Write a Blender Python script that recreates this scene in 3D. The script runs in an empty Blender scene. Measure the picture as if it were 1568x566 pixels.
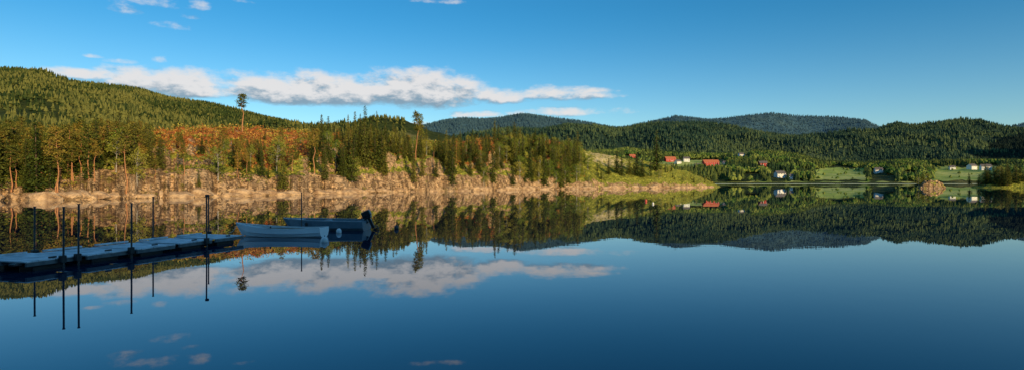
import bpy, math, random, bmesh
import numpy as np
from mathutils import Vector, noise, Matrix
random.seed(7); rng=np.random.default_rng(7)
S=bpy.context.scene
COL=S.collection
F=900.0; CX=784.0; HY=278.0; CH=2.5   # survey constants: bearings / heights measured from the jetty viewpoint
def gx(px,Y): return (px-CX)/F*Y
def gz(py,Y): return CH+(HY-py)/F*Y
def fbm(x,y,z=0.0,o=4): return noise.fractal(Vector((x,y,z)),1.0,2.0,o)
def sstep(a,b,x):
    t=min(1,max(0,(x-a)/(b-a))); return t*t*(3-2*t)
# ------------------------------------------------------------------ helpers
def link(o,parent=None):
    COL.objects.link(o)
    if parent: o.parent=parent
    return o
def mesh_obj(name,verts,faces,mats=None,midx=None,smooth=False,parent=None):
    me=bpy.data.meshes.new(name); me.from_pydata([tuple(v) for v in verts],[],faces)
    for m in (mats or []): me.materials.append(m)
    if midx is not None: me.polygons.foreach_set('material_index',midx)
    if smooth: me.polygons.foreach_set('use_smooth',[True]*len(me.polygons))
    me.update()
    return link(bpy.data.objects.new(name,me),parent)
def tri_mesh(name,V,T,mat,smooth=False):
    me=bpy.data.meshes.new(name); n=len(T)
    me.vertices.add(len(V)); me.vertices.foreach_set('co',np.asarray(V,dtype=np.float32).ravel())
    me.loops.add(n*3); me.loops.foreach_set('vertex_index',np.asarray(T,dtype=np.int32).ravel())
    me.polygons.add(n); me.polygons.foreach_set('loop_start',np.arange(0,n*3,3,dtype=np.int32))
    me.materials.append(mat); me.update(calc_edges=True)
    me.polygons.foreach_set('use_smooth',[smooth]*n)
    return me
class NT:
    def __init__(s,tree): s.t=tree; s.n=tree.nodes; s.l=tree.links
    def node(s,typ,**k):
        nd=s.n.new(typ)
        for a,b in k.items(): setattr(nd,a,b)
        return nd
    def _set(s,sock,v):
        if v is None: return
        if isinstance(v,bpy.types.NodeSocket): s.l.new(v,sock)
        elif isinstance(v,(tuple,list)) and sock.type=='RGBA' and len(v)==3: sock.default_value=(*v,1)
        else: sock.default_value=v
    def m(s,op,a,b=None,c=None,clamp=False):
        nd=s.node('ShaderNodeMath',operation=op); nd.use_clamp=clamp
        s._set(nd.inputs[0],a); s._set(nd.inputs[1],b); s._set(nd.inputs[2],c); return nd.outputs[0]
    def mix(s,f,a,b,mode='MIX'):
        nd=s.node('ShaderNodeMix',data_type='RGBA',blend_type=mode)
        s._set(nd.inputs[0],f); s._set(nd.inputs[6],a); s._set(nd.inputs[7],b); return nd.outputs[2]
    def noise(s,vec,scale,detail=4,rough=.5,dist=0):
        nd=s.node('ShaderNodeTexNoise'); s._set(nd.inputs['Vector'],vec)
        nd.inputs['Scale'].default_value=scale; nd.inputs['Detail'].default_value=detail
        nd.inputs['Roughness'].default_value=rough; nd.inputs['Distortion'].default_value=dist
        return nd.outputs[0]
    def ss(s,x,a,b,lo=0,hi=1):
        nd=s.node('ShaderNodeMapRange',interpolation_type='SMOOTHSTEP')
        s._set(nd.inputs[0],x)
        for i,v in zip((1,2,3,4),(a,b,lo,hi)): nd.inputs[i].default_value=v
        return nd.outputs[0]
    def map(s,vec,scale=(1,1,1),rot=(0,0,0)):
        nd=s.node('ShaderNodeMapping'); s._set(nd.inputs[0],vec)
        nd.inputs['Scale'].default_value=scale; nd.inputs['Rotation'].default_value=rot; return nd.outputs[0]
    def bump(s,h,strength=.5,dist=.1):
        nd=s.node('ShaderNodeBump'); s._set(nd.inputs['Height'],h)
        nd.inputs['Strength'].default_value=strength; nd.inputs['Distance'].default_value=dist; return nd.outputs[0]
def new_mat(name,rough=.8,spec=.2):
    m=bpy.data.materials.new(name); m.use_nodes=True
    nt=NT(m.node_tree); b=nt.n['Principled BSDF']
    b.inputs['Roughness'].default_value=rough; b.inputs['Specular IOR Level'].default_value=spec
    return m,nt,b
def pos(nt): return nt.node('ShaderNodeNewGeometry').outputs['Position']
def simple_mat(name,c1,c2,scale=6,rough=.6,spec=.3,bump=.15,metal=0,bd=.01):
    m,nt,b=new_mat(name,rough,spec)
    tc=nt.node('ShaderNodeTexCoord').outputs['Object']
    f=nt.noise(tc,scale,5,.6)
    nt._set(b.inputs['Base Color'],nt.mix(nt.ss(f,.35,.65),c1,c2))
    nt._set(b.inputs['Normal'],nt.bump(nt.noise(tc,scale*5,3),bump,bd)); b.inputs['Metallic'].default_value=metal
    return m
def foliage_mat(name,dark,light,third=None,patch=.0,amt=.9,pw=1.6):
    m,nt,b=new_mat(name,.75,.1)
    g=nt.node('ShaderNodeNewGeometry'); r=g.outputs['Random Per Island']
    oi=nt.node('ShaderNodeObjectInfo').outputs['Random']
    c=nt.mix(r,dark,light)
    if third is not None:
        if patch>0:
            p=nt.noise(g.outputs['Position'],patch,3,.6)
            f=nt.ss(nt.m('ADD',p,nt.m('MULTIPLY',r,.25)),.55,.75)
        else: f=nt.m('MULTIPLY',nt.m('POWER',oi,pw),amt)
        c=nt.mix(f,c,third)
    nt._set(b.inputs['Base Color'],c)
    return m
# ------------------------------------------------------------------ camera
cam=bpy.data.cameras.new('camera'); co=link(bpy.data.objects.new('camera',cam))
co.location=(0,0,CH); co.rotation_euler=(math.radians(90),0,0)
cam.sensor_width=36; cam.lens=36*F/1568; cam.shift_y=-(283-HY)/1568
cam.clip_start=.1; cam.clip_end=60000; S.camera=co
S.view_settings.view_transform='Standard'; S.view_settings.look='None'; S.view_settings.exposure=0
# ------------------------------------------------------------------ sun + sky
SUN_EL=math.radians(15); SUN_AZ=math.radians(180-34)      # clockwise from +Y
sd=Vector((math.sin(SUN_AZ)*math.cos(SUN_EL),math.cos(SUN_AZ)*math.cos(SUN_EL),math.sin(SUN_EL)))
sl=bpy.data.lights.new('sun','SUN'); sl.energy=5.0; sl.angle=math.radians(.5); sl.color=(1,.73,.36)
so=link(bpy.data.objects.new('sun',sl)); so.rotation_euler=sd.to_track_quat('Z','Y').to_euler(); so.location=(60,-80,60)
W=bpy.data.worlds.new('World'); S.world=W; W.use_nodes=True
nt=NT(W.node_tree); nt.n.clear()
out=nt.node('ShaderNodeOutputWorld')
sky=nt.node('ShaderNodeTexSky',sky_type='NISHITA'); sky.sun_disc=False
sky.sun_elevation=SUN_EL; sky.sun_rotation=SUN_AZ; sky.altitude=200; sky.air_density=1.0; sky.dust_density=.3; sky.ozone_density=4
tc=nt.node('ShaderNodeTexCoord').outputs['Generated']
sep=nt.node('ShaderNodeSeparateXYZ'); nt.l.new(tc,sep.inputs[0])
az=nt.m('ARCTAN2',sep.outputs[0],sep.outputs[1])
el=nt.m('ARCSINE',sep.outputs[2])
G=bpy.data.node_groups.new('cloud_density','ShaderNodeTree')
G.interface.new_socket('az',in_out='INPUT',socket_type='NodeSocketFloat')
G.interface.new_socket('el',in_out='INPUT',socket_type='NodeSocketFloat')
G.interface.new_socket('d',in_out='OUTPUT',socket_type='NodeSocketFloat')
g=NT(G); gi=g.node('NodeGroupInput'); go=g.node('NodeGroupOutput')
A,E=gi.outputs[0],gi.outputs[1]
def dirn(px,py):
    u=(px-CX)/F; v=(HY-py)/F; return math.atan(u), math.atan(v/math.sqrt(1+u*u))
blobs=[ # bearing, base, half width, height, weight
 (480,157,200,48,1.5),(640,160,130,56,1.55),(245,142,130,42,1.35),(125,121,90,18,1.15),
 (760,158,60,26,1.1),(850,152,100,20,1.0),(905,142,50,8,.8),
 (860,177,100,13,.8),(730,179,50,10,.7),(620,193,60,9,.8),
 (180,18,34,20,.40),(240,10,50,14,.34),(305,14,22,12,.34),(370,4,24,8,.36),(665,5,40,7,.38),(268,44,28,9,.28),(285,28,20,7,.28),
 (243,96,15,9,.5),(190,98,30,7,.45),(140,88,18,5,.35)]
acc=None
for (px,py,hw,hh,w) in blobs:
    a0,e0=dirn(px,py); a1,_=dirn(px+hw,py); _,e1=dirn(px,py-hh)
    ra=abs(a1-a0); re=abs(e1-e0)
    da=g.m('MULTIPLY',g.m('SUBTRACT',A,a0),1/ra)
    de=g.m('MULTIPLY',g.m('SUBTRACT',E,e0+re*.25),1/(re*.8))
    neg=g.m('MULTIPLY',g.m('MINIMUM',de,0),1.9)
    de2=g.m('ADD',g.m('MAXIMUM',de,0),neg)
    r2=g.m('ADD',g.m('MULTIPLY',da,da),g.m('MULTIPLY',de2,de2))
    v=g.m('MULTIPLY',g.m('SUBTRACT',1.0,r2),w)
    acc=v if acc is None else g.m('MAXIMUM',acc,v)
acc=g.m('MAXIMUM',acc,-1.2)
cmb=g.node('ShaderNodeCombineXYZ'); g.l.new(A,cmb.inputs[0]); g.l.new(g.m('MULTIPLY',E,2.0),cmb.inputs[1])
n1=g.noise(cmb.outputs[0],17,8,.62)
dd=g.m('ADD',acc,g.m('MULTIPLY',g.m('SUBTRACT',n1,.50),3.4))
g.l.new(dd,go.inputs[0])
def dens(a,e):
    nd=nt.node('ShaderNodeGroup'); nd.node_tree=G
    nt._set(nd.inputs[0],a); nt._set(nd.inputs[1],e); return nd.outputs[0]
d0=dens(az,el); d1=dens(nt.m('ADD',az,.005),nt.m('ADD',el,.012))
alpha=nt.ss(d0,-.05,1.1)
shade=nt.ss(nt.m('SUBTRACT',d0,d1),-.50,.45)
ccol=nt.mix(shade,(.26,.37,.47),(.90,.86,.84))
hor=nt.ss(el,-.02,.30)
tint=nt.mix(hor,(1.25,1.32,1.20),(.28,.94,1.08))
tint=nt.mix(nt.ss(el,.42,.75),tint,(1.3,1.7,1.6))  # sky brightened above the view, added fill light for boats and dock
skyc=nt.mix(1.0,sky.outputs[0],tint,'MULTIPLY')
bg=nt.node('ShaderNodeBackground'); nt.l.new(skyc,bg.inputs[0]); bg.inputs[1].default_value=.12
bc=nt.node('ShaderNodeBackground'); nt.l.new(ccol,bc.inputs[0]); bc.inputs[1].default_value=.9
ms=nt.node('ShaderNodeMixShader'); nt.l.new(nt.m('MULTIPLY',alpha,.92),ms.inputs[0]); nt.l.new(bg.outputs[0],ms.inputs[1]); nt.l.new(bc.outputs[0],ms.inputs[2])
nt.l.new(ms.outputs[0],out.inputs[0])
# ------------------------------------------------------------------ water
m,nt,b=new_mat('lake_water',.0,.5)
nt.n.remove(b)
p=pos(nt)
h1=nt.noise(nt.map(p,(1,1,1)),.9,2,.5); h2=nt.noise(nt.map(p,(.25,1,1)),.12,2,.5)
patch=nt.ss(nt.noise(nt.map(p,(.02,.06,1)),1,2,.5),.45,.65,.35,1.0)
h=nt.m('ADD',nt.m('MULTIPLY',nt.m('MULTIPLY',h1,patch),.0014),nt.m('MULTIPLY',h2,.004))
nrm=nt.bump(h,1.0,1.0)
gl=nt.node('ShaderNodeBsdfGlossy'); gl.inputs['Roughness'].default_value=.0; gl.inputs['Color'].default_value=(.95,.97,1,1); nt.l.new(nrm,gl.inputs['Normal'])
df=nt.node('ShaderNodeBsdfDiffuse'); df.inputs['Color'].default_value=(.000,.015,.040,1)
fr=nt.node('ShaderNodeFresnel'); fr.inputs['IOR'].default_value=1.42; nt.l.new(nrm,fr.inputs['Normal'])
mx=nt.node('ShaderNodeMixShader'); nt.l.new(fr.outputs[0],mx.inputs[0]); nt.l.new(df.outputs[0],mx.inputs[1]); nt.l.new(gl.outputs[0],mx.inputs[2])
nt.l.new(mx.outputs[0],nt.n['Material Output'].inputs[0])
mesh_obj('lake_water',[(-20000,-3000,0),(20000,-3000,0),(20000,20000,0),(-20000,20000,0)],[(0,1,2,3)],[m])
mgr=simple_mat('ground_soil',(.10,.09,.06),(.06,.07,.04),.01)
mesh_obj('ground',[(-30000,-30000,-6),(30000,-30000,-6),(30000,30000,-6),(-30000,30000,-6)],[(0,1,2,3)],[mgr])
# ------------------------------------------------------------------ tree meshes
bark=simple_mat('spruce_bark',(.10,.07,.05),(.17,.12,.09),8,.9,.1)
pbark=simple_mat('pine_bark',(.50,.24,.11),(.34,.16,.08),4,.9,.1)
bbark=simple_mat('birch_bark',(.45,.42,.38),(.20,.18,.16),5,.9,.1)
f_spr=foliage_mat('spruce_needles',(.012,.028,.008),(.090,.12,.020),(.22,.20,.035),amt=.7,pw=2.4)
f_pin=foliage_mat('pine_needles',(.030,.046,.010),(.17,.18,.030),(.34,.23,.04),pw=2)
f_dec=foliage_mat('birch_leaves',(.05,.10,.014),(.21,.27,.035),(.34,.29,.05))
def tube(V,Fc,MI,p0,p1,r0,r1,n=6,mi=0):
    p0=Vector(p0);p1=Vector(p1); d=(p1-p0).normalized(); a=d.orthogonal().normalized(); bq=d.cross(a)
    i=len(V)
    for k in range(n):
        t=2*math.pi*k/n; V.append(p0+(a*math.cos(t)+bq*math.sin(t))*r0)
    for k in range(n):
        t=2*math.pi*k/n; V.append(p1+(a*math.cos(t)+bq*math.sin(t))*r1)
    for k in range(n): Fc.append((i+k,i+(k+1)%n,i+n+(k+1)%n,i+n+k)); MI.append(mi)
def leaf(V,Fc,MI,c,size,rd,flat=.6,mi=1):
    a=Vector((rd.gauss(0,1),rd.gauss(0,1),rd.gauss(0,flat))).normalized()
    bq=a.cross(Vector((rd.gauss(0,.6),rd.gauss(0,.6),.7))).normalized()
    i=len(V); s1=size*rd.uniform(.6,1.3); s2=size*rd.uniform(.35,.7)
    V.extend([c-a*s1,c-bq*s2,c+a*s1,c+bq*s2]); Fc.append((i,i+1,i+2,i+3)); MI.append(mi)
def make_spruce(seed,h=12,R=2.1,dens=1.0):
    rd=random.Random(seed); V=[];Fc=[];MI=[]
    lean=Vector((rd.uniform(-.25,.25),rd.uniform(-.25,.25),0))
    tube(V,Fc,MI,(0,0,-.6),lean*.6+Vector((0,0,h*.6)),.17,.09); tube(V,Fc,MI,lean*.6+Vector((0,0,h*.6)),lean+Vector((0,0,h)),.09,.025)
    z=h*rd.uniform(.04,.12)
    while z<h*.985:
        t=z/h; base=R*(1-t)**.85*rd.uniform(.7,1.1)+.22
        nb=rd.randint(6,9); ph=rd.uniform(0,6.28)
        c0=lean*t+Vector((0,0,z))
        for k in range(nb):
            if rd.random()<.08: continue
            an=ph+k*6.283/nb+rd.uniform(-.3,.3); L=base*rd.uniform(.6,1.25)
            dz=rd.uniform(-.42,-.1) if t<.75 else rd.uniform(-.1,.5)
            dr=Vector((math.cos(an),math.sin(an),dz))
            q=c0+dr*L; i=len(V)
            side=Vector((-math.sin(an),math.cos(an),0))*.03
            V.extend([c0-side,c0+side,q]); Fc.append((i,i+1,i+2)); MI.append(0)
            n=max(2,int(L*4.4*dens))
            for j in range(n):
                tt=(j+1)/n; c=c0+dr*L*tt+Vector((rd.gauss(0,.08),rd.gauss(0,.08),rd.gauss(0,.07)-.10*tt))
                leaf(V,Fc,MI,c,.30*(1.1-.45*t),rd,.45)
        z+=h*.022*rd.uniform(.8,1.3)
    leaf(V,Fc,MI,lean+Vector((0,0,h)),.2,rd,3)
    o=mesh_obj('tmp',V,Fc,[bark,f_spr],MI); me=o.data; bpy.data.objects.remove(o); me.name='spruce_mesh'; me['h']=h; return me
def make_pine(seed,h=12,crown=.5,R=1.9,sparse=1.0):
    rd=random.Random(seed); V=[];Fc=[];MI=[]
    pts=[Vector((0,0,-.6))]
    for k in range(1,7):
        pts.append(Vector((rd.gauss(0,.12)*k**.5,rd.gauss(0,.12)*k**.5,h*k/6*.98)))
    for k in range(6): tube(V,Fc,MI,pts[k],pts[k+1],.17*(1-k/6.5),.17*(1-(k+1)/6.5))
    def tp(z):
        t=max(0,min(5.999,z/(h*.98)*6)); k=int(t); return pts[k].lerp(pts[k+1],t-k)
    nl=int(27*sparse)
    for k in range(nl):
        t=k/(nl-1); z=h*(1-crown)+h*crown*t*.97; c0=tp(z)
        an=k*2.4+rd.uniform(-.5,.5); prof=math.sin(math.pi*(.18+.75*t))**.8
        L=R*prof*rd.uniform(.5,1.2)
        q=c0+Vector((math.cos(an)*L,math.sin(an)*L,L*rd.uniform(-.05,.45)))
        tube(V,Fc,MI,c0,q,.045,.015,4)
        for cc in (q,c0.lerp(q,.6)):
            rr=rd.uniform(.4,.65)
            for j in range(26):
                v=Vector((rd.gauss(0,1),rd.gauss(0,1),rd.gauss(0,.55)))*rr*.6
                leaf(V,Fc,MI,cc+v,.19,rd,.8)
    for k in range(5):
        z=h*(1-crown)*rd.uniform(.4,1); an=rd.uniform(0,6.28); c0=tp(z); tube(V,Fc,MI,c0,c0+Vector((math.cos(an),math.sin(an),.1))*rd.uniform(.4,1.0),.03,.01,4)
    o=mesh_obj('tmp',V,Fc,[pbark,f_pin],MI); me=o.data; bpy.data.objects.remove(o); me.name='pine_mesh'; me['h']=h; return me
def make_birch(seed,h=8,R=2.2):
    rd=random.Random(seed); V=[];Fc=[];MI=[]
    tube(V,Fc,MI,(0,0,-.5),(rd.uniform(-.3,.3),0,h*.55),.13,.06); tube(V,Fc,MI,V[-1],(0,0,h*.9),.06,.01)
    for k in range(22):
        z=h*rd.uniform(.18,.95); t=z/h; L=R*math.sin(math.pi*min(1,max(.1,t*.9+.05)))**.6*rd.uniform(.35,1)
        an=k*2.4; q=Vector((math.cos(an)*L,math.sin(an)*L,z))
        tube(V,Fc,MI,(0,0,z*.8),q,.04,.01,4)
        rr=rd.uniform(.55,.95)
        for j in range(60):
            v=Vector((rd.gauss(0,1),rd.gauss(0,1),rd.gauss(0,.8)))*rr*.55
            leaf(V,Fc,MI,q+v,.17,rd,1)
    o=mesh_obj('tmp',V,Fc,[bbark,f_dec],MI); me=o.data; bpy.data.objects.remove(o); me.name='birch_mesh'; me['h']=h; return me
SPR=[make_spruce(i,12,[1.7,2.2,2.4,1.5,2.0][i%5],1) for i in range(7)]
PIN=[make_pine(20+i,12,[.4,.5,.62,.45,.75][i%5],[1.5,1.9,1.8,1.4,1.8][i%5],.9) for i in range(7)]
BIR=[make_birch(40+i,8,[2.0,2.5,1.7][i%3]) for i in range(4)]
def plant(kind,x,y,z,h,wide=1.0):
    lst={'s':SPR,'p':PIN,'b':BIR}[kind]; me=random.choice(lst)
    nm={'s':'spruce_tree','p':'pine_tree','b':'birch_tree'}[kind]
    o=bpy.data.objects.new(nm,me); COL.objects.link(o)
    s=h/me['h']; w=s*wide*random.uniform(.85,1.15)
    if h<7: w*=1.15
    o.location=(x,y,z); o.scale=(w,w,s); o.rotation_euler=(random.gauss(0,.025),random.gauss(0,.025),random.uniform(0,6.28))
    return o
# ------------------------------------------------------------------ peninsula
sh_px=[-300,15,100,200,350,460,600,720,850,1000,1090,1110]
sh_Y=[66,80,84,88,102,114,140,162,200,228,276,290]
cr_px=[-300,0,100,200,300,400,470,560,640,720,800,850,900,950,1000,1050,1085,1100,1115]
cr_py=[205,214,210,202,194,195,202,212,217,212,211,215,227,241,247,261,275,282,290]
cs_px=[-300,200,700,900,1050,1110]; cs_s=[42,42,46,40,24,8]
def g1(px,c,w): return math.exp(-((px-c)/w)**2)
def cliffness(px): return min(1,max(0,.40+.9*fbm(px*.006,4.2,1,3)+.5*fbm(px*.03,14.2,1,3)+.3*g1(px,250,60)+.5*g1(px,655,28)+.35*g1(px,500,30)+.35*g1(px,740,30))*(1-sstep(840,900,px)))
def pen_h(px,s):
    Ys=float(np.interp(px,sh_px,sh_Y)); sc=float(np.interp(px,cs_px,cs_s)); Y=Ys+s; X=gx(px,Y)
    zc=gz(float(np.interp(px,cr_px,cr_py)),Ys+sc)-.3
    if s<0: return max(-3,s*1.2)-.2
    k=sstep(1070,1115,px)
    cl=cliffness(px)
    bl=1.2+2.2*(fbm(X*.11,9.0)+.6)
    low=min(zc*.45,1.5+1.0*fbm(X*.12,2.0)+1.2*cl)
    t=min(1,s/sc)
    z=low*sstep(-.6,bl,s)+(zc-low)*(t**.82 if t<1 else 1)
    ph=.05+.08*(fbm(X*.07,3.7,2,3)+.5); top=.32+.2*fbm(X*.05,1.2,5,3)
    z+=cl*zc*.20*sstep(ph,ph+.11,t)*(1-sstep(top,1,t))*(.7+.9*fbm(X*.13,Y*.13,3,4))
    if s>sc: z-= (s-sc)**1.25*.05*(1+2*k)
    rough=sstep(0,3,s)*(1-sstep(1.0,1.8,s/sc)*.6)
    rr=noise.ridged_multi_fractal(Vector((X*.07,Y*.07,1)),1.0,2.1,4,1.0,2.0)
    z+=rough*((rr-1.1)*1.2+fbm(X*.35,Y*.35,2,3)*.45)*min(1,zc/8)
    q=z/1.9+fbm(X*.06,Y*.06,7)*1.6; fr=q-math.floor(q); z+=((sstep(.3,.7,fr)-fr)*1.2)*rough*min(1,zc/8)*(.35+.5*cl)
    return z-.15
def shore_off(px): return fbm(px*.02,3.3,0,5)*3.0+fbm(px*.11,8.3,0,3)*.9
pxs=np.arange(-300,1121,2.0); ss=np.concatenate([[-4,-1.5,-.5],np.arange(0,14,.42),np.arange(14,60,1.0),np.arange(60,170,5)])
V=[];Fc=[]; info=[]
for i,px in enumerate(pxs):
    off=shore_off(px); Ys=float(np.interp(px,sh_px,sh_Y))
    for s in ss:
        Y=Ys+s+off*math.exp(-max(0,s)/12); V.append((gx(px,Y),Y,pen_h(px,s))); info.append((px,s))
n=len(ss)
for i in range(len(pxs)-1):
    for j in range(n-1): a=i*n+j; Fc.append((a,a+n,a+n+1,a+1))
m,nt,b=new_mat('rocky_hillside',.9,.12)
p=pos(nt); at=nt.node('ShaderNodeAttribute',attribute_name='mask'); sp=nt.node('ShaderNodeSeparateColor'); nt.l.new(at.outputs['Color'],sp.inputs[0])
nA=nt.noise(p,.22,6,.65); nB=nt.noise(p,1.6,5,.6); nC=nt.noise(nt.map(p,(1,1,.3),(.15,.1,0)),.7,6,.68,1.2); nD=nt.noise(p,.6,5,.65)
grass=nt.mix(nt.ss(nB,.35,.65),(.12,.15,.02),(.40,.38,.06))
rust=nt.mix(nt.ss(nB,.35,.65),(.24,.070,.02),(.58,.20,.055))
rust=nt.mix(nt.ss(nD,.54,.66),rust,(.24,.17,.04))
rust=nt.mix(nt.ss(nt.noise(p,.9,3),.61,.70),rust,(.48,.32,.18))
rock=nt.mix(nt.ss(nC,.40,.60),(.22,.135,.072),(.66,.43,.235))
rock=nt.mix(nt.ss(nA,.5,.7),rock,(.44,.31,.19))
rock=nt.mix(nt.ss(nD,.56,.68),rock,(.20,.16,.04))
cr_=nt.noise(nt.map(p,(1,1,2.2),(.4,.3,.2)),.35,5,.7,2.0)
crack=nt.ss(nt.m('ABSOLUTE',nt.m('SUBTRACT',cr_,.5)),.0,.028)
rock=nt.mix(nt.m('MULTIPLY',nt.m('SUBTRACT',1,crack),.85),rock,(.05,.032,.02))
veg=nt.mix(nt.ss(nt.m('ADD',sp.outputs[1],nt.m('MULTIPLY',nt.m('SUBTRACT',nA,.5),1.5)),.33,.58),grass,rust)
veg=nt.mix(nt.ss(nt.m('ADD',sp.outputs[2],nt.m('MULTIPLY',nt.m('SUBTRACT',nD,.5),1.6)),.5,.7),veg,(.62,.50,.26))
c=nt.mix(nt.ss(nt.m('ADD',sp.outputs[0],nt.m('MULTIPLY',nt.m('SUBTRACT',nD,.5),1.7)),.46,.56),veg,rock)
nt._set(b.inputs['Base Color'],c)
hb=nt.m('ADD',nt.m('MULTIPLY',crack,.4),nt.m('ADD',nC,nB))
nt._set(b.inputs['Normal'],nt.bump(hb,.9,.5))
pen=mesh_obj('rocky_peninsula',V,Fc,[m],smooth=False)
me=pen.data; N=np.zeros(len(V)*3); me.vertices.foreach_get('normal',N); N=N.reshape(-1,3)
ca=me.color_attributes.new('mask','FLOAT_COLOR','POINT'); cols=np.ones((len(V),4))
def rust_amt(px,t): return min(1,(1.25*g1(px,350,150)+.95*g1(px,730,50)+.8*g1(px,850,30)+.8*g1(px,560,70)+.55*g1(px,140,80)))*sstep(.10,.30,t)
for i,(px,s) in enumerate(info):
    sc=float(np.interp(px,cs_px,cs_s)); t=s/sc
    steep=sstep(.22,.55,1-abs(N[i][2])); pn=sstep(-.1,.35,fbm(px*.02,t*2.2,6,3)); cl=cliffness(px); rt=1-sstep(860,920,px)*.8
    cols[i,0]=min(1,.02+(steep*(.20+.30*pn+.24*cl)*(1-.5*sstep(.35,.6,t))+cl*.28*(1-sstep(.20,.34,t))+pn*.12*(1-sstep(.2,.5,t)))*rt+(1-sstep(.04,.12,t))*(.8-.25*sstep(860,920,px)))
    cols[i,1]=rust_amt(px,t); cols[i,2]=(1.1*g1(px,925,45)+.6*g1(px,1010,50))*sstep(.25,.6,t)*.6
ca.data.foreach_set('color',cols.ravel())
def pen_place(px,s):
    Y=float(np.interp(px,sh_px,sh_Y))+s+shore_off(px)*math.exp(-max(0,s)/12); return gx(px,Y),Y,pen_h(px,s)
def sc_of(px): return float(np.interp(px,cs_px,cs_s))
# general canopy height (individual spires below rise above it)
tp_px=[-300,0,60,120,180,215,260,330,420,470,495,520,545,600,625,640,665,700,725,760,790,830,860,890,930,960,1000,1040,1080]
tp_py=[194,190,198,194,186,195,201,209,206,205,193,204,193,199,208,204,214,207,205,200,202,207,211,216,240,240,242,254,271]
def top_at(px): return float(np.interp(px,tp_px,tp_py))+9*fbm(px*.09,1.7)
def add(kind,px,s,top=None,h=None,wide=1.0):
    x,y,z=pen_place(px,s)
    if top is not None: h=gz(top,y)-z
    if h<1.2: return
    plant(kind,x,y,z-.1,h,wide)
key=[('s',182,22,172,.9),('s',196,30,170,.85),('p',30,28,178,1),('p',8,30,186,1),('p',65,30,192,1),('s',120,28,184,.8),('p',150,20,196,1),('p',215,34,184,.8),('s',18,24,180,.8),('s',48,30,186,.8),('s',88,30,190,.8),('p',105,26,194,1),('s',138,30,184,.8),('s',165,28,182,.8),('p',232,30,190,.9),('s',205,26,184,.8),
('p',170,12,212,1),('p',262,18,204,1),('s',268,36,179,.7),('p',310,14,214,.9),('p',338,12,204,1),('p',345,20,196,1),('s',396,10,214,1),('p',432,16,194,1.0),('p',440,10,218,1),('s',290,8,232,1),('s',380,20,218,1),('p',415,9,228,1),('s',458,12,226,1),('s',326,30,198,.8),('s',472,22,195,.9),('s',243,14,212,1),('s',252,24,202,.9),('s',405,28,198,.8),('s',355,9,232,1),('s',300,12,224,1),('s',274,10,222,1),
('s',494,18,175,1.0),('s',503,24,177,.9),('s',487,28,188,.9),('s',512,14,202,1),('s',521,30,194,.8),('s',532,28,175,.8),('s',543,30,170,.8),('s',552,34,174,.7),('s',560,30,160,.75),('s',568,26,178,.8),('s',577,36,170,.7),('s',590,30,182,.8),('s',603,34,188,.8),
('s',545,12,199,1.0),('s',575,12,202,1.0),('s',600,14,208,1.0),('s',618,22,199,.9),('p',637,8,171,.7),('s',645,14,173,.7),('s',652,24,194,.8),('p',642,30,182,.7),('s',530,8,216,1.0),('s',480,8,210,1.0),('s',560,8,212,1.0),('s',588,8,222,1.0),('s',610,8,226,1.0),('s',500,8,214,1.0),
('s',683,14,199,1.0),('s',695,20,204,1.0),('s',705,30,200,.9),('s',718,18,214,1.0),('s',690,6,232,1.0),('s',724,36,197,.9),('s',708,8,228,1.0),('s',672,18,206,.9),
('s',757,34,182,1),('s',764,28,190,1.0),('s',778,34,192,1.1),('s',789,30,186,1.2),('s',797,34,196,1.1),('b',782,18,213,1.2),('b',800,24,211,1.2),('s',820,34,202,1.1),('b',835,20,224,1.2),('b',858,24,220,1.2),('b',868,12,238,1.2),('s',770,12,226,1.1),('s',812,14,224,1.1),('s',845,32,206,1.1),
('s',884,30,200,.9),('b',900,14,238,1.1),('s',932,8,242,1.1),('s',944,10,230,1.1),('s',952,7,238,1.1),('s',963,10,242,1.1),('s',975,9,232,1.1),('s',984,8,244,1.1),('s',1005,14,200,.9),('s',996,7,242,1.1),('b',1012,6,258,1),('s',1030,8,264,1.1),('b',1045,5,267,1),('b',1075,5,277,1)]
for k,px,s,top,w in key: add(k,px,s,top,None,w)
PIN_L=make_pine(99,12,.34,1.25,.8)
x,y,z=pen_place(371,36); o=bpy.data.objects.new('pine_tree',PIN_L); COL.objects.link(o); hh=gz(143,y)-z; o.location=(x,y,z-.2); o.scale=(hh/12*1.3,hh/12*1.3,hh/12); o.rotation_euler=(0,.05,1)
def density(px,t):
    if t<.10 and random.random()<.3+.3*cliffness(px): return 0
    if px<230: return 1
    if px<470: return .58 if t<.45 else .17
    if px<520: return .85
    if px<625: return 1
    if px<670: return .5
    if px<735: return .7
    if px<890: return .95
    if px<1000: return .35 if t<.5 else .03
    return .25
cnt=0
for _ in range(2300):
    px=random.uniform(-180,1085) if random.random()<.8 else random.uniform(-120,230); sc=sc_of(px); t=random.uniform(.02,1.3)**1.2
    if random.random()>density(px,t): continue
    s=t*sc; x,y,z=pen_place(px,s)
    if z<.35: continue
    hmax=gz(top_at(px),y)-z
    if px<230: h=random.uniform(6,13)
    elif px<470: h=random.uniform(2.5,8.5)
    elif px<890: h=random.uniform(5,15)
    else: h=random.uniform(1.2,4.0)
    h=min(h,hmax*random.uniform(.65,1.12))
    if h<1.2: continue
    r=random.random()
    if px<230: k='p' if r<.5 else ('s' if r<.9 else 'b')
    elif px<470: k='p' if r<.3 else ('s' if r<.85 else 'b')
    elif px<740: k='s' if r<.84 else ('p' if r<.92 else 'b')
    elif px<890: k='b' if r<.34 else 's'
    else: k='b' if r<.6 else 's'
    if k=='b': h=min(h,6)
    plant(k,x,y,z-.1,h,.9); cnt+=1
print('scattered',cnt)
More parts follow.
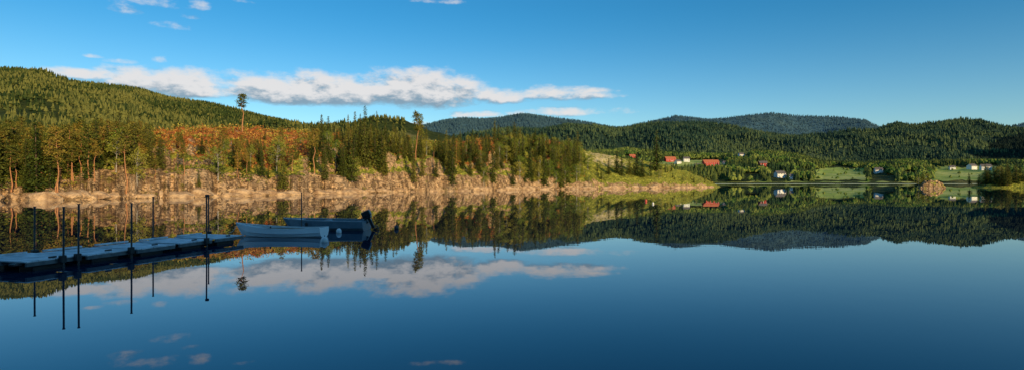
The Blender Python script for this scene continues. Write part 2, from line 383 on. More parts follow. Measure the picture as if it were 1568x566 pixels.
def tufts(name,n,mat,pick,sz=(.35,.9),seed=1):
    rd=random.Random(seed)
    V=[];Fc=[];MI=[]
    for _ in range(n):
        r=pick(rd)
        if r is None: continue
        x,y,z,k=r; R=rd.uniform(*sz)*k
        for j in range(14):
            v=Vector((rd.gauss(0,.5),rd.gauss(0,.5),abs(rd.gauss(0,.45))))*R
            leaf(V,Fc,MI,Vector((x,y,z))+v,.16*k,rd,1,0)
    return mesh_obj(name,V,Fc,[mat],MI)
f_rust=foliage_mat('bracken_foliage',(.24,.075,.022),(.62,.24,.055),(.46,.28,.06),.3)
f_bush=foliage_mat('shrub_foliage',(.05,.09,.014),(.26,.29,.04),(.44,.34,.06),.3)
def pk_r(rd):
    px=rd.uniform(60,900); t=rd.uniform(.1,1.15)
    if rd.random()>rust_amt(px,t)*.9+.06: return None
    x,y,z=pen_place(px,t*sc_of(px)); return x,y,z,rd.choice([.7,1.,1.3])
def pk_g(rd):
    px=rd.uniform(-120,1100); t=rd.random()**1.2*1.2+.04
    if rd.random()<rust_amt(px,t)*.7: return None
    if t<.3 and rd.random()<.2+cliffness(px)*.55: return None
    x,y,z=pen_place(px,t*sc_of(px))
    if z<1.1: return None
    if px>890 and rd.random()<.4: return None
    return x,y,z,(rd.choice([.4,.6,1]) if px>890 else rd.choice([.8,1,1.4,1.8]))
tufts('bracken_undergrowth',5600,f_rust,pk_r,seed=3); tufts('green_undergrowth',7000,f_bush,pk_g,seed=4)
def rocks(name,lst,mat,parent=None):
    bm=bmesh.new()
    for (x,y,z,r,sx,sy,sz,sd_) in lst:
        ret=bmesh.ops.create_icosphere(bm,subdivisions=3,radius=1)
        for v in ret['verts']:
            c=v.co.copy(); d=noise.voronoi(c*1.1+Vector((sd_,0,0)))[0][0]; f=.75+d*.5+.12*noise.noise(c*3+Vector((sd_,1,1)))
            v.co=Vector((c.x*f*sx*r+x,c.y*f*sy*r+y,c.z*f*sz*r+z))
    me=bpy.data.meshes.new(name); bm.to_mesh(me); bm.free(); me.materials.append(mat); return link(bpy.data.objects.new(name,me),parent)
mrock=simple_mat('lakeside_rock',(.60,.41,.24),(.30,.19,.11),.8,.9,.12,.8,0,.3)
lst=[]
for _ in range(200):
    px=random.uniform(-50,1098); x,y,z=pen_place(px,random.uniform(-.8,2.5))
    lst.append((x,y,random.uniform(-.2,.4),random.uniform(.3,1.5),1.7,1,.7,random.uniform(0,99)))
rocks('shore_boulders',lst,mrock)
# ------------------------------------------------------------------ hills
class Hill:
    def __init__(s,name,prof,Yf,Yc,Yb,zf,zb,amp,fs,mat,dpx=4,rows=60,treeh=8,e=1.0):
        s.P=[p for p,_ in prof]; s.Q=[q for _,q in prof]; s.Yf,s.Yc,s.Yb,s.zf,s.zb,s.amp,s.fs,s.th,s.e=Yf,Yc,Yb,zf,zb,amp,fs,treeh,e
        px0=s.P[0]; px1=s.P[-1]; s.px0,s.px1=px0,px1
        pxs=np.arange(px0,px1+1,dpx); Ys=np.concatenate([np.linspace(Yf,Yc,rows),np.linspace(Yc,Yb,16)[1:]])
        V=[(gx(px,Y),Y,s.z(px,Y)) for px in pxs for Y in Ys]; n=len(Ys)
        Fc=[(i*n+j,i*n+n+j,i*n+n+j+1,i*n+j+1) for i in range(len(pxs)-1) for j in range(n-1)]
        s.o=mesh_obj(name,V,Fc,[mat],smooth=True)
    def z(s,px,Y):
        zc=gz(float(np.interp(px,s.P,s.Q)),s.Yc)-s.th; X=gx(px,Y)
        nz=fbm(X*s.fs,Y*s.fs,s.Yc*.001,5)
        if Y<=s.Yc:
            t=(Y-s.Yf)/(s.Yc-s.Yf); w=math.sin(math.pi*min(1,t*1.0))
            return s.zf+(zc-s.zf)*(t**s.e)+nz*s.amp*(w+.06*(t>.03))
        t=(Y-s.Yc)/(s.Yb-s.Yc); return zc+(s.zb-zc)*t*t+nz*s.amp*.3*t
    def hit(s,px,py):
        for Y in np.linspace(s.Yf,s.Yc,400):
            q=HY-(s.z(px,Y)-CH)*F/Y
            if q<=py: return gx(px,Y),float(Y),s.z(px,Y)
        return gx(px,s.Yc),float(s.Yc),s.z(px,s.Yc)
def hill_mat(name,c1,c2,c3,sc):
    m,nt,b=new_mat(name,.95,.05); p=pos(nt)
    n1=nt.noise(p,sc,6,.6); n2=nt.noise(p,sc*12,4,.7)
    c=nt.mix(nt.ss(n2,.35,.65),c1,c2); c=nt.mix(nt.ss(n1,.56,.66),c,c3)
    nt._set(b.inputs['Base Color'],c); nt._set(b.inputs['Normal'],nt.bump(n2,1.0,6)); return m
def proto_con(seed):
    rd=random.Random(seed); V=[];T=[]
    tiers=[(.02,.45,.27),(.28,.72,.20),(.52,1.0,.125)]
    for z0,z1,r in tiers:
        i=len(V); n=6; V.append((rd.gauss(0,.01),rd.gauss(0,.01),z1))
        for k in range(n):
            a=6.283*k/n+rd.uniform(-.3,.3); q=r*rd.uniform(.6,1.15); V.append((q*math.cos(a),q*math.sin(a),z0+rd.uniform(-.05,.07)))
        for k in range(n): T.append((i,i+1+k,i+1+(k+1)%n))
    return np.array(V),np.array(T)
def proto_dec(seed):
    rd=random.Random(seed); V=[];T=[]
    for (cx,cy,cz,r) in [(0,0,.55,.33),(.2,.05,.4,.25),(-.15,.15,.42,.26),(0,-.2,.4,.24),(.05,0,.78,.2)]:
        i=len(V); V.append((cx,cy,cz+r*rd.uniform(.8,1.2)))
        for ring,(zz,rr) in enumerate(((.4,.9),(-.5,.85))):
            for k in range(5):
                a=6.283*(k+.5*ring)/5+rd.uniform(-.2,.2); q=r*rr*rd.uniform(.75,1.2); V.append((cx+q*math.cos(a),cy+q*math.sin(a),cz+r*zz+rd.uniform(-.05,.05)))
        for k in range(5):
            k2=(k+1)%5; T+= [(i,i+1+k,i+1+k2),(i+1+k,i+6+k,i+1+k2),(i+1+k2,i+6+k,i+6+k2)]
    return np.array(V),np.array(T)
PC=[proto_con(i) for i in range(8)]; PD=[proto_dec(i) for i in range(6)]
def forest(name,pts,mat,dec=False):
    P=PD if dec else PC; VV=[];TT=[];off=0
    pts=np.array(pts); which=rng.integers(0,len(P),len(pts)); ang=rng.uniform(0,6.28,len(pts)); wd=rng.uniform(.85,1.3,len(pts))
    for k,(pv,pt) in enumerate(P):
        q=pts[which==k]
        if len(q)==0: continue
        a=ang[which==k]; w=wd[which==k]; c,s_=np.cos(a),np.sin(a)
        hx=q[:,3:4]
        X=(pv[None,:,0]*c[:,None]-pv[None,:,1]*s_[:,None])*hx*w[:,None]+q[:,0:1]
        Y=(pv[None,:,0]*s_[:,None]+pv[None,:,1]*c[:,None])*hx*w[:,None]+q[:,1:2]
        Z=pv[None,:,2]*hx+q[:,2:3]-.3
        v=np.stack([X,Y,Z],-1).reshape(-1,3); t=(pt[None]+(np.arange(len(q))*len(pv))[:,None,None]).reshape(-1,3)+off
        VV.append(v);TT.append(t);off+=len(v)
    me=tri_mesh(name,np.concatenate(VV),np.concatenate(TT),mat); return link(bpy.data.objects.new(name,me))
gA=hill_mat('forest_floor',(.025,.038,.012),(.05,.065,.018),(.15,.14,.05),.006)
gF=hill_mat('haze_tinted_forest_floor',(.016,.034,.026),(.026,.050,.034),(.05,.075,.045),.0018)  # haze of the farther ridges mixed into the ground colours
gB=hill_mat('haze_tinted_mountain',(.040,.092,.135),(.060,.122,.155),(.08,.14,.15),.0012)  # bluish distance haze is put into these base colours
fA=foliage_mat('hill_forest_foliage',(.008,.022,.006),(.070,.092,.02),(.14,.14,.035),.006)
fC=foliage_mat('haze_tinted_ridge_foliage',(.008,.032,.028),(.038,.072,.042),(.080,.115,.048),.004)  # bluish cast stands in for haze over the ridge
fD=foliage_mat('valley_forest_foliage',(.007,.024,.012),(.036,.065,.020),(.085,.11,.025),.01)
fE=foliage_mat('shaded_forest_foliage',(.005,.015,.012),(.016,.030,.020))  # shade of the right-hand slope and some haze put into darker colours
fX=foliage_mat('valley_broadleaf_foliage',(.025,.07,.012),(.11,.17,.03),(.19,.22,.045),.02)
fB=foliage_mat('haze_tinted_mountain_foliage',(.034,.080,.118),(.058,.114,.142))  # tree colours carry the blue haze of distance
HA=Hill('forest_hill',[(-420,88),(-200,96),(0,105),(60,110),(100,122),(160,127),(215,134),(260,151),(330,163),(400,177),(470,189),(530,196),(600,203),(720,222),(800,250)],420,1900,3200,4,40,50,.0026,gA,5,70,9)
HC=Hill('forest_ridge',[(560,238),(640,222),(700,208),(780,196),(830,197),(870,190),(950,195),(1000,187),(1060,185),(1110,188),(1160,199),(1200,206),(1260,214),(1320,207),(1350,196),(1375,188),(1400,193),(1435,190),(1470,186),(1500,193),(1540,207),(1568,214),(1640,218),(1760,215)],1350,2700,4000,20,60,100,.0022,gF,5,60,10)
HD=Hill('valley_slope',[(640,262),(800,244),(880,234),(960,228),(1010,233),(1060,236),(1110,236),(1160,231),(1220,236),(1260,248),(1330,250),(1390,246),(1420,250),(1500,246),(1560,246),(1650,240),(1800,235)],700,1450,2100,.2,20,9,.006,gA,5,80,6,.9)
HE=Hill('shaded_hill',[(1385,268),(1420,250),(1450,238),(1480,229),(1520,217),(1568,203),(1700,180),(1850,170)],1460,1950,2700,30,20,14,.004,gF,5,50,8)
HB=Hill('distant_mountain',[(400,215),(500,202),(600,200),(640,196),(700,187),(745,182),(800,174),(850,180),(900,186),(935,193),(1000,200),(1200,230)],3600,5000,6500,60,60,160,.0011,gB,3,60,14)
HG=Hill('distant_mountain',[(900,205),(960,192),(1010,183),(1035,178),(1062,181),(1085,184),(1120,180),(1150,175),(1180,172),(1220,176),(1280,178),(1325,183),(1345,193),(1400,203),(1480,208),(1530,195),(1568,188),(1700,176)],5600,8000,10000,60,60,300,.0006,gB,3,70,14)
fields=[(1246,1326,256,279),(1428,1532,254,279),(1330,1372,268,279)]
spots=[(1135,238),(1168,252),(1230,262),(1345,262),(1395,266),(968,240),(1152,268)]
def in_field(px,py):
    for a,b_,c_,d_ in fields:
        w=9*fbm(px*.03,py*.09)
        if a+w<px<b_+w and c_+w*.4<py: return True
    if 1000<px<1112 and 244<py<262: return True
    if 1176<px<1215 and 263<py<278: return True
    for a,c_ in spots:
        if abs(px-a)<13 and c_-2<py<c_+8: return True
    return False
def sow(hl,n,h0,h1,Ymin=None,clear=None,px0=None,px1=None):
    out=[]; Y0=Ymin or hl.Yf; a=px0 if px0 is not None else hl.px0; b_=px1 if px1 is not None else hl.px1
    Ym=hl.Yc+(hl.Yc-hl.Yf)*.06
    for _ in range(n):
        Y=math.sqrt(random.uniform(Y0*Y0,Ym*Ym)); px=random.uniform(a,b_); z=hl.z(px,Y)
        if z<.3: continue
        py=HY-(z-CH)*F/Y
        if clear and clear(px,py,Y): continue
        out.append((gx(px,Y),Y,z,random.uniform(h0,h1)))
    return out
clA=lambda px,py,Y: (fbm(gx(px,Y)*.008,Y*.008,4.4,3)>.32 and random.random()<.75)
forest('forest',sow(HA,38000,7,15,460,clA,-250,620),fA)
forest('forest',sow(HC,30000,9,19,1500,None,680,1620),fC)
ptsD=sow(HD,28000,6,14,712,lambda px,py,Y: in_field(px,py) or (Y<735 and random.random()<.6),860,1640)
ks={i for i in range(len(ptsD)) if fbm(ptsD[i][0]*.01,ptsD[i][1]*.01,3,3)+random.uniform(-.15,.15)>.10}
forest('forest',[q for i,q in enumerate(ptsD) if i not in ks],fD)
hedge=[]
for _ in range(300):
    px=random.choice([random.uniform(1246,1330),random.uniform(1428,1535),random.uniform(1005,1112)]); py=random.choice([262,268,259,274])+random.uniform(-1.2,1.2)
    x,y,z=HD.hit(px,py); hedge.append((x,y,z,random.uniform(2.5,6))) if random.random()<.2 else None
forest('broadleaf_forest',[(q[0],q[1],q[2],q[3]*.85) for i,q in enumerate(ptsD) if i in ks]+hedge,fX,True)
forest('forest',sow(HE,9000,8,16,1470,None,1380,1700),fE)
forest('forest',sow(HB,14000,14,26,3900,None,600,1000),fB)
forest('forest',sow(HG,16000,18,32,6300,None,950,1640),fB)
# meadows: cleared land of the valley slope, a skin following the slope with ragged edges
mm,nt,b=new_mat('meadow_grass',.9,.1); p=pos(nt)
a1=nt.noise(nt.map(p,(1,.35,1)),.02,4,.6); a2=nt.noise(p,.12,4,.6)
c=nt.mix(nt.ss(a1,.4,.62),(.24,.33,.07),(.46,.48,.14)); c=nt.mix(nt.ss(a2,.55,.75),c,(.16,.22,.06)); nt._set(b.inputs['Base Color'],c)
def drape(name,px0,px1,py0,py1):
    V=[];Fc=[];nx,ny=60,24
    for i in range(nx+1):
        px=px0+(px1-px0)*i/nx
        yb=HD.hit(px,py0+2.2*fbm(px*.05,1.1))[1]; yt=HD.hit(px,py1+4*fbm(px*.035,7.1)+4*abs(2*i/nx-1)**3)[1]; yt=max(yt,yb+2)
        for j in range(ny+1):
            Y=yb+(yt-yb)*j/ny; V.append((gx(px,Y),Y,HD.z(px,Y)+.6))
    for i in range(nx):
        for j in range(ny): a=i*(ny+1)+j; Fc.append((a,a+ny+1,a+ny+2,a+1))
    mesh_obj(name,V,Fc,[mm],smooth=True)
drape('meadow',1240,1334,276,257); drape('meadow',1422,1538,277,255); drape('meadow',1000,1114,259,246); drape('lakeside_meadow',1085,1425,279.6,278.2)
# ------------------------------------------------------------------ houses
w_red=simple_mat('red_painted_wood',(.50,.05,.03),(.38,.04,.03),1,.8,.2); w_wht=simple_mat('white_painted_wood',(.80,.78,.75),(.70,.69,.66),1,.7,.2)
r_tile=simple_mat('roof_tiles',(.10,.09,.09),(.16,.14,.13),1,.8,.2); r_red=simple_mat('clay_roof_tiles',(.50,.16,.08),(.40,.12,.06),1,.8,.2)
glass=simple_mat('window_glass',(.03,.04,.05),(.05,.06,.07),1,.1,.6); trim=simple_mat('white_trim',(.8,.8,.78),(.7,.7,.7),1,.6,.2)
def box(name,c,s,mat,parent,rz=0,bev=0,rot=None):
    x,y,z=s[0]/2,s[1]/2,s[2]/2
    V=[(-x,-y,-z),(x,-y,-z),(x,y,-z),(-x,y,-z),(-x,-y,z),(x,-y,z),(x,y,z),(-x,y,z)]
    o=mesh_obj(name,V,[(0,3,2,1),(4,5,6,7),(0,1,5,4),(1,2,6,5),(2,3,7,6),(3,0,4,7)],[mat],parent=parent); o.location=c; o.rotation_euler=rot or (0,0,rz)
    if bev: md=o.modifiers.new('b','BEVEL'); md.width=bev; md.segments=2
    return o
def house(name,px,py,L,D,Hh,rz,wall,roof,rh=None):
    x,y,z=HD.hit(px,py); e=bpy.data.objects.new(name,None); link(e); e.location=(x,y,z+.5); e.rotation_euler=(0,0,rz)
    rh=rh or D*.38
    V=[(-L/2,-D/2,-3),(L/2,-D/2,-3),(L/2,D/2,-3),(-L/2,D/2,-3),(-L/2,-D/2,Hh),(L/2,-D/2,Hh),(L/2,D/2,Hh),(-L/2,D/2,Hh),(-L/2,0,Hh+rh),(L/2,0,Hh+rh)]
    mesh_obj('walls',V,[(0,1,5,4),(2,3,7,6),(1,2,6,9,5),(3,0,4,8,7)],[wall],parent=e)
    ov=.6; V=[];Fc=[]
    for sgn in (-1,1):
        i=len(V); k=rh/(D/2)
        V+= [(-L/2-ov,sgn*(D/2+ov),Hh-ov*k+.05),(L/2+ov,sgn*(D/2+ov),Hh-ov*k+.05),(L/2+ov,0,Hh+rh+.05),(-L/2-ov,0,Hh+rh+.05)]
        V+= [(a,b_,c_+.25) for a,b_,c_ in V[i:i+4]]
        Fc+=[(i,i+1,i+2,i+3),(i+4,i+5,i+6,i+7),(i,i+1,i+5,i+4),(i+1,i+2,i+6,i+5),(i+3,i,i+4,i+7)]
    mesh_obj('roof',V,Fc,[roof],parent=e)
    nW=max(2,int(L/3.2))
    for st in range(1 if Hh<4 else 2):
        for k in range(nW):
            wx=-L/2+L*(k+.5)/nW
            if k==nW//2 and st==0: box('door',(wx,-D/2-.04,1.1),(1.2,.08,2.2),trim,e); continue
            box('window_frame',(wx,-D/2-.03,1.6+st*2.6),(1.3,.06,1.4),trim,e); box('window',(wx,-D/2-.07,1.6+st*2.6),(1.0,.06,1.1),glass,e)
    box('chimney',(L*.15,.6,Hh+rh+.5),(.8,.8,1.6),r_tile,e)
house('red_barn',1026,248,22,11,6,.15,w_red,r_red); house('white_farmhouse',1051,248,12,9,6,-.1,w_wht,r_tile)
house('red_barn',1088,254,28,11,6,.1,w_red,r_red); house('white_farmhouse',1111,254,10,8,5,.2,w_wht,r_tile); house('red_barn',1070,258,11,8,4,-.2,w_red,r_tile)
house('white_farmhouse',1038,251,10,8,4,.4,w_wht,r_tile); house('white_farmhouse',1194,272,12,8,5,.2,w_wht,r_tile); house('boathouse',1209,274,8,6,3,-.2,w_wht,r_tile)
house('white_farmhouse',1488,260,13,9,6,.3,w_wht,r_tile); house('white_farmhouse',1509,261,14,9,6,-.3,w_wht,r_tile); house('white_farmhouse',1458,260,9,7,4,-.3,w_wht,r_tile)
house('white_farmhouse',1135,240,12,8,5,.2,w_wht,r_tile); house('red_barn',1168,255,12,8,5,-.1,w_red,r_tile)
house('white_farmhouse',1345,265,11,8,5,-.2,w_wht,r_tile); house('red_barn',968,243,12,8,5,.1,w_red,r_red)
# ------------------------------------------------------------------ islet and right-hand spit
def islet(name,X,Y,rx,ry,h,seed,rk):
    V=[];Fc=[];n=44
    for i in range(n+1):
        for j in range(n+1):
            u=-1.5+3*i/n; v=-1.5+3*j/n; r=math.hypot(u,v)+fbm(u*1.3+seed,v*1.3,seed,3)*.35
            z=h*(1-sstep(.35,1.15,r))*(1+.35*fbm(u*3,v*3,seed,4))-.5+fbm(u*6,v*6,seed)*.2
            V.append((X+u*rx,Y+v*ry,z))
    for i in range(n):
        for j in range(n): a=i*(n+1)+j; Fc.append((a,a+n+1,a+n+2,a+1))
    o=mesh_obj(name,V,Fc,[pen.data.materials[0]]); ca=o.data.color_attributes.new('mask','FLOAT_COLOR','POINT'); ca.data.foreach_set('color',np.tile([rk,.1,.1,1],len(V)))
islet('rock_islet',164,230,5.5,4,3.0,2.0,.65)
for dx,k,h in [(-4.5,'b',4),(-3,'b',5.2),(-1.5,'b',5.8),(0,'s',5.5),(-2.4,'s',6),(-3.8,'s',4)]: plant(k,164+dx,231.5+random.uniform(-1,1),.8,h*.9,1.0)
islet('wooded_spit',219,252,20,12,3.0,5.0,.15)
for _ in range(80):
    plant(random.choice('ssssb'),random.uniform(205,240),random.uniform(243,264),1.0,random.uniform(4,9.5),1.2)
def bank(name,x0,x1,nx,ys,zf,mat):
    V=[];Fc=[]; xs=np.linspace(x0,x1,nx)
    for x in xs:
        for y in ys: V.append((x,y,zf(x,y)))
    n=len(ys)
    for i in range(nx-1):
        for j in range(n-1): a=i*n+j; Fc.append((a,a+n,a+n+1,a+1))
    return mesh_obj(name,V,Fc,[mat],smooth=True)
def zf(x,y):
    t=sstep(0,1,(-6-y)/46); e=sstep(-120,-70,x)*(1-sstep(100,150,x)); return -1.5+33*t*e+fbm(x*.06,y*.06)*1.5
bank('shore_hill',-140,280,70,np.linspace(-4,-130,40),zf,gA)
bank('shade_hill',1250,2500,40,np.linspace(350,1600,40),lambda x,y:-5+360*math.exp(-((x-1900)/260)**2-((y-950)/300)**2),gF)  # unseen rise added beyond the right edge to shade the right-hand slope
# ------------------------------------------------------------------ dock
plank=simple_mat('weathered_planks',(.42,.45,.46),(.70,.73,.74),2.2,.7,.3,.4); frame=simple_mat('dock_frame',(.10,.11,.11),(.16,.17,.17),4,.7,.3)
flt=simple_mat('black_float_plastic',(.015,.016,.018),(.03,.03,.03),4,.5,.4); steel=simple_mat('dark_steel_pole',(.035,.037,.04),(.08,.07,.065),10,.5,.5,.2,.4)
dock=bpy.data.objects.new('floating_dock',None); link(dock)
ang=math.atan2(-.26,.966)
dock.location=(-11.15,24.6,0); dock.rotation_euler=(0,0,ang)
WD=2.05; TOP=.28
ycur=0; secs=[1.75,1.75,1.75,1.75,1.75]
def deck(y0,y1,xl0,xr0,zt0,seed,par,nm='deck_boards'):
    V=[];Fc=[]; nb=int((y1-y0)/.15); rd=random.Random(seed)
    for j in range(nb):
        a=y0+(y1-y0)*j/nb+.006; b_=y0+(y1-y0)*(j+1)/nb-.006; zt=zt0+rd.uniform(-.004,.004); i=len(V); xl=xl0+rd.uniform(-.02,.02); xr=xr0+rd.uniform(-.02,.02)
        V+=[(xl,a,zt-.035),(xr,a,zt-.035),(xr,b_,zt-.035),(xl,b_,zt-.035),(xl,a,zt),(xr,a,zt),(xr,b_,zt),(xl,b_,zt)]
        Fc+=[(i,i+3,i+2,i+1),(i+4,i+5,i+6,i+7),(i,i+1,i+5,i+4),(i+1,i+2,i+6,i+5),(i+2,i+3,i+7,i+6),(i+3,i,i+4,i+7)]
    return mesh_obj(nm,V,Fc,[plank],parent=par)
for k,L in enumerate(secs):
    y0=ycur-L+.09; y1=ycur-.09; dz=random.uniform(-.02,.02)
    deck(y0,y1,-WD,0,TOP+dz,k,dock)
    zb=TOP+dz-.04
    for xx in (-.05,-WD+.05,-WD/2): box('side_beam',(xx,(y0+y1)/2,zb-.055),(.07,y1-y0-.02,.11),frame,dock)
    for xx in (-.5,-WD+.5): box('float',(xx,(y0+y1)/2,.0),(.55,(y1-y0)*.6,.26),flt,dock,0,.05)
    for xx in (-.3,-WD+.3): box('hinge',(xx,y0-.09,TOP-.06),(.2,.22,.06),steel,dock)
    box('cleat',(-.12,(y0+y1)/2,TOP+.05),(.05,.22,.05),steel,dock,0,.01); box('edge_rail',(-WD+.04,(y0+y1)/2,TOP+.045),(.08,y1-y0-.3,.06),plank,dock,0,.01)
    ycur-=L
gang=bpy.data.objects.new('gangway',None); link(gang,dock); gang.location=(-WD*.55,-8.75,0); gang.rotation_euler=(0,0,-.75)
deck(-4.5,-.1,-.65,.65,TOP+.05,77,gang,'gangway_boards')
for xx in (-.6,.6): box('gangway_beam',(xx,-2.3,TOP-.04),(.07,4.3,.1),frame,gang)
def pole(x,y,top,lean=0):
    V=[];Fc=[];MI=[]; tube(V,Fc,MI,(x,y,-1.6),(x+lean,y,top),.027,.027,10); tube(V,Fc,MI,(x+lean,y,top),(x+lean,y,top+.03),.038,.038,10)
    i=len(V); V.append(Vector((x+lean,y,top+.03))); Fc+=[(i-10+k,i-10+(k+1)%10,i) for k in range(10)]; MI+=[0]*10
    mesh_obj('mooring_pole',V,Fc,[steel],MI,parent=dock)
def bracket(x,y): box('pole_bracket',(x,y,TOP-.02),(.14,.16,.22),flt,dock,0,.02)
for s,top in [(7.3,1.82),(7.75,1.75),(5.5,1.78),(2.25,1.95)]: pole(.12,-s,top,random.uniform(-.03,.03)); bracket(.1,-s)
for s,top in [(6.9,1.7),(2.5,1.9),(-.35,1.9)]: pole(-WD-.12,-s,top,random.uniform(-.02,.02)); bracket(-WD-.1,-s)
pole(-.75,4.95,1.95)
box('pole_cap',(.12,-2.25,1.98),(.11,.11,.09),flt,dock,0,.02)
drk=simple_mat('dark_bank_rock',(.12,.11,.09),(.07,.065,.055),1.5,.9,.1,.6,0,.2)  # dark stone of the near bank
rocks('bank_rocks',[(-17.4+random.uniform(-3,1.2),14.2+random.uniform(-2.5,1.5),-.1,random.uniform(.4,.9),1.4,1,.5,random.uniform(0,50)) for _ in range(26)],drk)
# ------------------------------------------------------------------ boats
def hull(L,beam,sheer,keel,tr,mat,parent,n=26,strakes=4,thick=.03):
    V=[];Fc=[]
    def half(u): return beam/2*(1-(1-min(1,u/.62))**2.3)*(1-(1-tr)*sstep(.6,1.0,u))
    rows=[]
    for i in range(n+1):
        u=i/n; b_=max(.012,half(u)); sz=sheer(u); kz=keel(u)
        rake=.16*L*.5*(1-sstep(0,.22,u))
        prof=[(0,0)]
        for k in range(1,strakes+1):
            t=k/strakes; prof.append((math.sin(t*math.pi/2)**.75*1.0,t**1.9))
        pts=[]
        for k,(a,c_) in enumerate(prof):
            pts.append((a*b_,kz+(sz-kz)*c_))
            if 0<k<strakes: pts.append((a*b_+.018,kz+(sz-kz)*c_+.004))
        x=u*L
        fx=lambda q: x+(1-(q[1]-kz)/(sz-kz+1e-6))*rake*.9
        full=[(fx(q),-q[0],q[1]) for q in reversed(pts)]+[(fx(q),q[0],q[1]) for q in pts[1:]]
        rows.append(len(V)); V+=full; m_=len(full)
    for i in range(n):
        for j in range(m_-1): a=rows[i]+j; b2=rows[i+1]+j; Fc.append((a,a+1,b2+1,b2))
    Fc.append(tuple(rows[n]+j for j in range(m_)))
    o=mesh_obj('hull',V,Fc,[mat],parent=parent,smooth=False); md=o.modifiers.new('s','SOLIDIFY'); md.thickness=thick; md.offset=1
    for sgn in (0,m_-1):
        RV=[];RF=[]
        for i in range(n+1):
            v=Vector(V[rows[i]+sgn])
            for dy,dz in ((-.03,-.025),(.03,-.025),(.03,.02),(-.03,.02)): RV.append((v.x,v.y+dy,v.z+dz))
        for i in range(n):
            for k in range(4): RF.append((i*4+k,i*4+(k+1)%4,i*4+4+(k+1)%4,i*4+4+k))
        RF+= [(0,3,2,1),(n*4,n*4+1,n*4+2,n*4+3)]
        mesh_obj('gunwale',RV,RF,[RAIL[0]],parent=parent)
    return half
RAIL=[simple_mat('rowboat_rail',(.74,.76,.76),(.66,.68,.68),6,.5,.4)]
wht=simple_mat('white_fibreglass',(.84,.85,.85),(.80,.81,.81),3,.35,.5,.05); wood=simple_mat('oiled_wood',(.30,.2,.12),(.22,.15,.1),5,.6,.3)
rb=bpy.data.objects.new('rowing_boat',None); link(rb); rb.location=(-12.85,27.4,0); rb.rotation_euler=(0,0,-.13)
sh1=lambda u:.33+.27*(1-u)**2.6+.10*u**3; hf=hull(4.3,1.45,sh1,lambda u:-.10+.16*(1-sstep(0,.2,u))+.07*u**4,.62,wht,rb)
for u in (.30,.55,.82): box('thwart',(u*4.3,0,sh1(u)-.12),(.24,hf(u)*2-.06,.03),wood,rb)
box('floor_boards',(2.3,0,.02),(2.6,.5,.02),wood,rb)
for sg in (-1,1):
    V=[];Fc=[];MI=[]; tube(V,Fc,MI,(.9,sg*.22,.36),(3.2,sg*.30,.33),.022,.022,8); o=mesh_obj('oar',V,Fc,[wood],MI,parent=rb)
    box('oar_blade',(3.45,sg*.305,.33),(.55,.13,.02),wood,rb,0,.005); box('rowlock',(2.1,sg*(hf(.49)),sh1(.49)+.06),(.05,.03,.12),steel,rb)
RAIL[0]=simple_mat('motorboat_rail',(.34,.40,.43),(.28,.33,.36),6,.4,.4)
mbh=simple_mat('grey_blue_hull',(.12,.18,.22),(.17,.23,.27),3,.35,.5,.05)
mb=bpy.data.objects.new('motorboat',None); link(mb); mb.location=(-12.05,31.0,0); mb.rotation_euler=(0,0,-.05)
sh2=lambda u:.50+.10*(1-u)**2; hf2=hull(4.45,1.8,sh2,lambda u:-.14+.28*(1-sstep(0,.22,u)),.92,mbh,mb,26,3)
for u in (.34,.6,.86): box('bench',(u*4.45,0,.34),(.34,hf2(u)*2-.08,.06),RAIL[0],mb,0,.01)
box('foredeck',(.72,0,sh2(.15)-.03),(.7,.75,.03),RAIL[0],mb,0,.01); box('console',(2.55,-.35,.38),(.35,.4,.34),mbh,mb,0,.04); box('fender',(1.6,-.93,.25),(.14,.14,.4),flt,mb,0,.06)
eng=simple_mat('outboard_cowling',(.012,.013,.016),(.02,.02,.024),5,.3,.5,.05)
def rbox(name,c,s,mat,parent,rot=(0,0,0),bev=.06):
    o=box(name,c,s,mat,parent,rot=rot,bev=bev); o.modifiers['b'].segments=4; return o
ob=bpy.data.objects.new('outboard_motor',None); link(ob,mb); ob.location=(4.50,0,.46); ob.rotation_euler=(0,-.45,0); ob.scale=(.9,.9,.9)
rbox('cowling',(.10,0,.40),(.52,.34,.36),eng,ob); rbox('cowling_base',(.10,0,.17),(.42,.28,.12),eng,ob,bev=.03); rbox('leg',(.14,0,-.2),(.17,.10,.68),eng,ob,bev=.03)
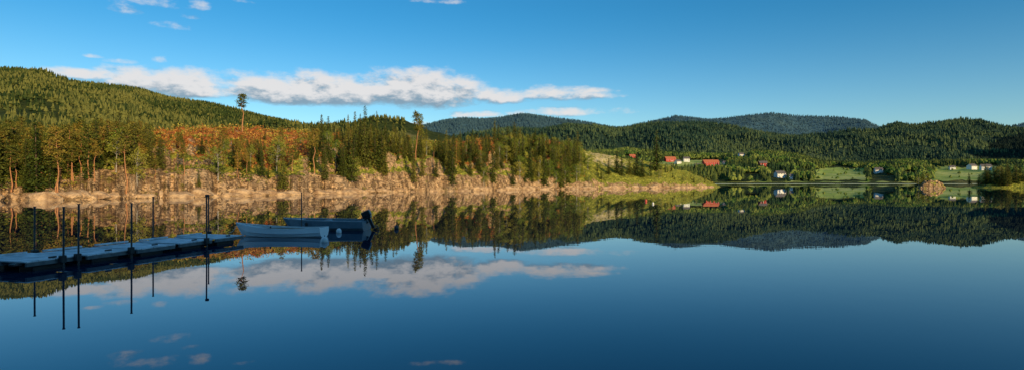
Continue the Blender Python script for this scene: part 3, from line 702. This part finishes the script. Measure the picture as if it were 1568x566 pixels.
rbox('clamp_bracket',(-.06,0,.02),(.16,.26,.26),steel,ob,bev=.02); rbox('cavitation_plate',(.2,0,-.46),(.36,.18,.02),eng,ob,bev=.005); rbox('gearcase',(.16,0,-.62),(.38,.09,.11),eng,ob,bev=.04); rbox('skeg',(.16,0,-.74),(.14,.02,.14),eng,ob,bev=.005)
for k in range(3): box('propeller_blade',(.40,.08*math.cos(k*2.09),-.62+.08*math.sin(k*2.09)),(.03,.12,.06),steel,ob,rot=(k*2.09,.3,0))
V=[];Fc=[];MI=[]; tube(V,Fc,MI,(-.1,0,.22),(-.65,.0,.38),.025,.02,8); mesh_obj('tiller',V,Fc,[eng],MI,parent=ob)
rope=simple_mat('mooring_rope',(.4,.38,.33),(.3,.28,.25),20,.9,.1)
def ropef(a,b_,sag):
    V=[];Fc=[];MI=[];a=Vector(a);b_=Vector(b_); P=[a.lerp(b_,t/8)-Vector((0,0,sag*math.sin(math.pi*t/8))) for t in range(9)]
    for k in range(8): tube(V,Fc,MI,P[k],P[k+1],.012,.012,6)
    mesh_obj('mooring_rope',V,Fc,[rope],MI)
ropef((-12.8,27.4,.58),(-11.9,24.7,.36),.12)
mby=simple_mat('white_buoy_plastic',(.75,.75,.73),(.65,.65,.63),5,.4,.4); mrd=simple_mat('red_buoy_plastic',(.5,.08,.04),(.42,.07,.04),5,.4,.4)
def buoy(px,py,r,mat):
    Y=CH*F/(py-HY); e=bpy.data.objects.new('mooring_buoy',None); link(e); e.location=(gx(px,Y),Y,r*.45)
    bm=bmesh.new(); bmesh.ops.create_uvsphere(bm,u_segments=20,v_segments=12,radius=r)
    for v in bm.verts: v.co.z*=1.1+.25*(v.co.z>0)
    me=bpy.data.meshes.new('float_body'); bm.to_mesh(me); bm.free(); me.materials.append(mat); me.polygons.foreach_set('use_smooth',[True]*len(me.polygons)); link(bpy.data.objects.new('float_body',me),e)
    V=[];Fc=[];MI=[]; tube(V,Fc,MI,(0,0,r),(0,0,r*1.7),r*.14,r*.14,8); mesh_obj('eye',V,Fc,[steel],MI,parent=e)
buoy(519,356,.13,mby); buoy(497,370,.13,mby); buoy(607,350,.12,steel); buoy(989,308,.17,mrd); buoy(1000,312,.12,mby); buoy(1195,293,.25,mby)
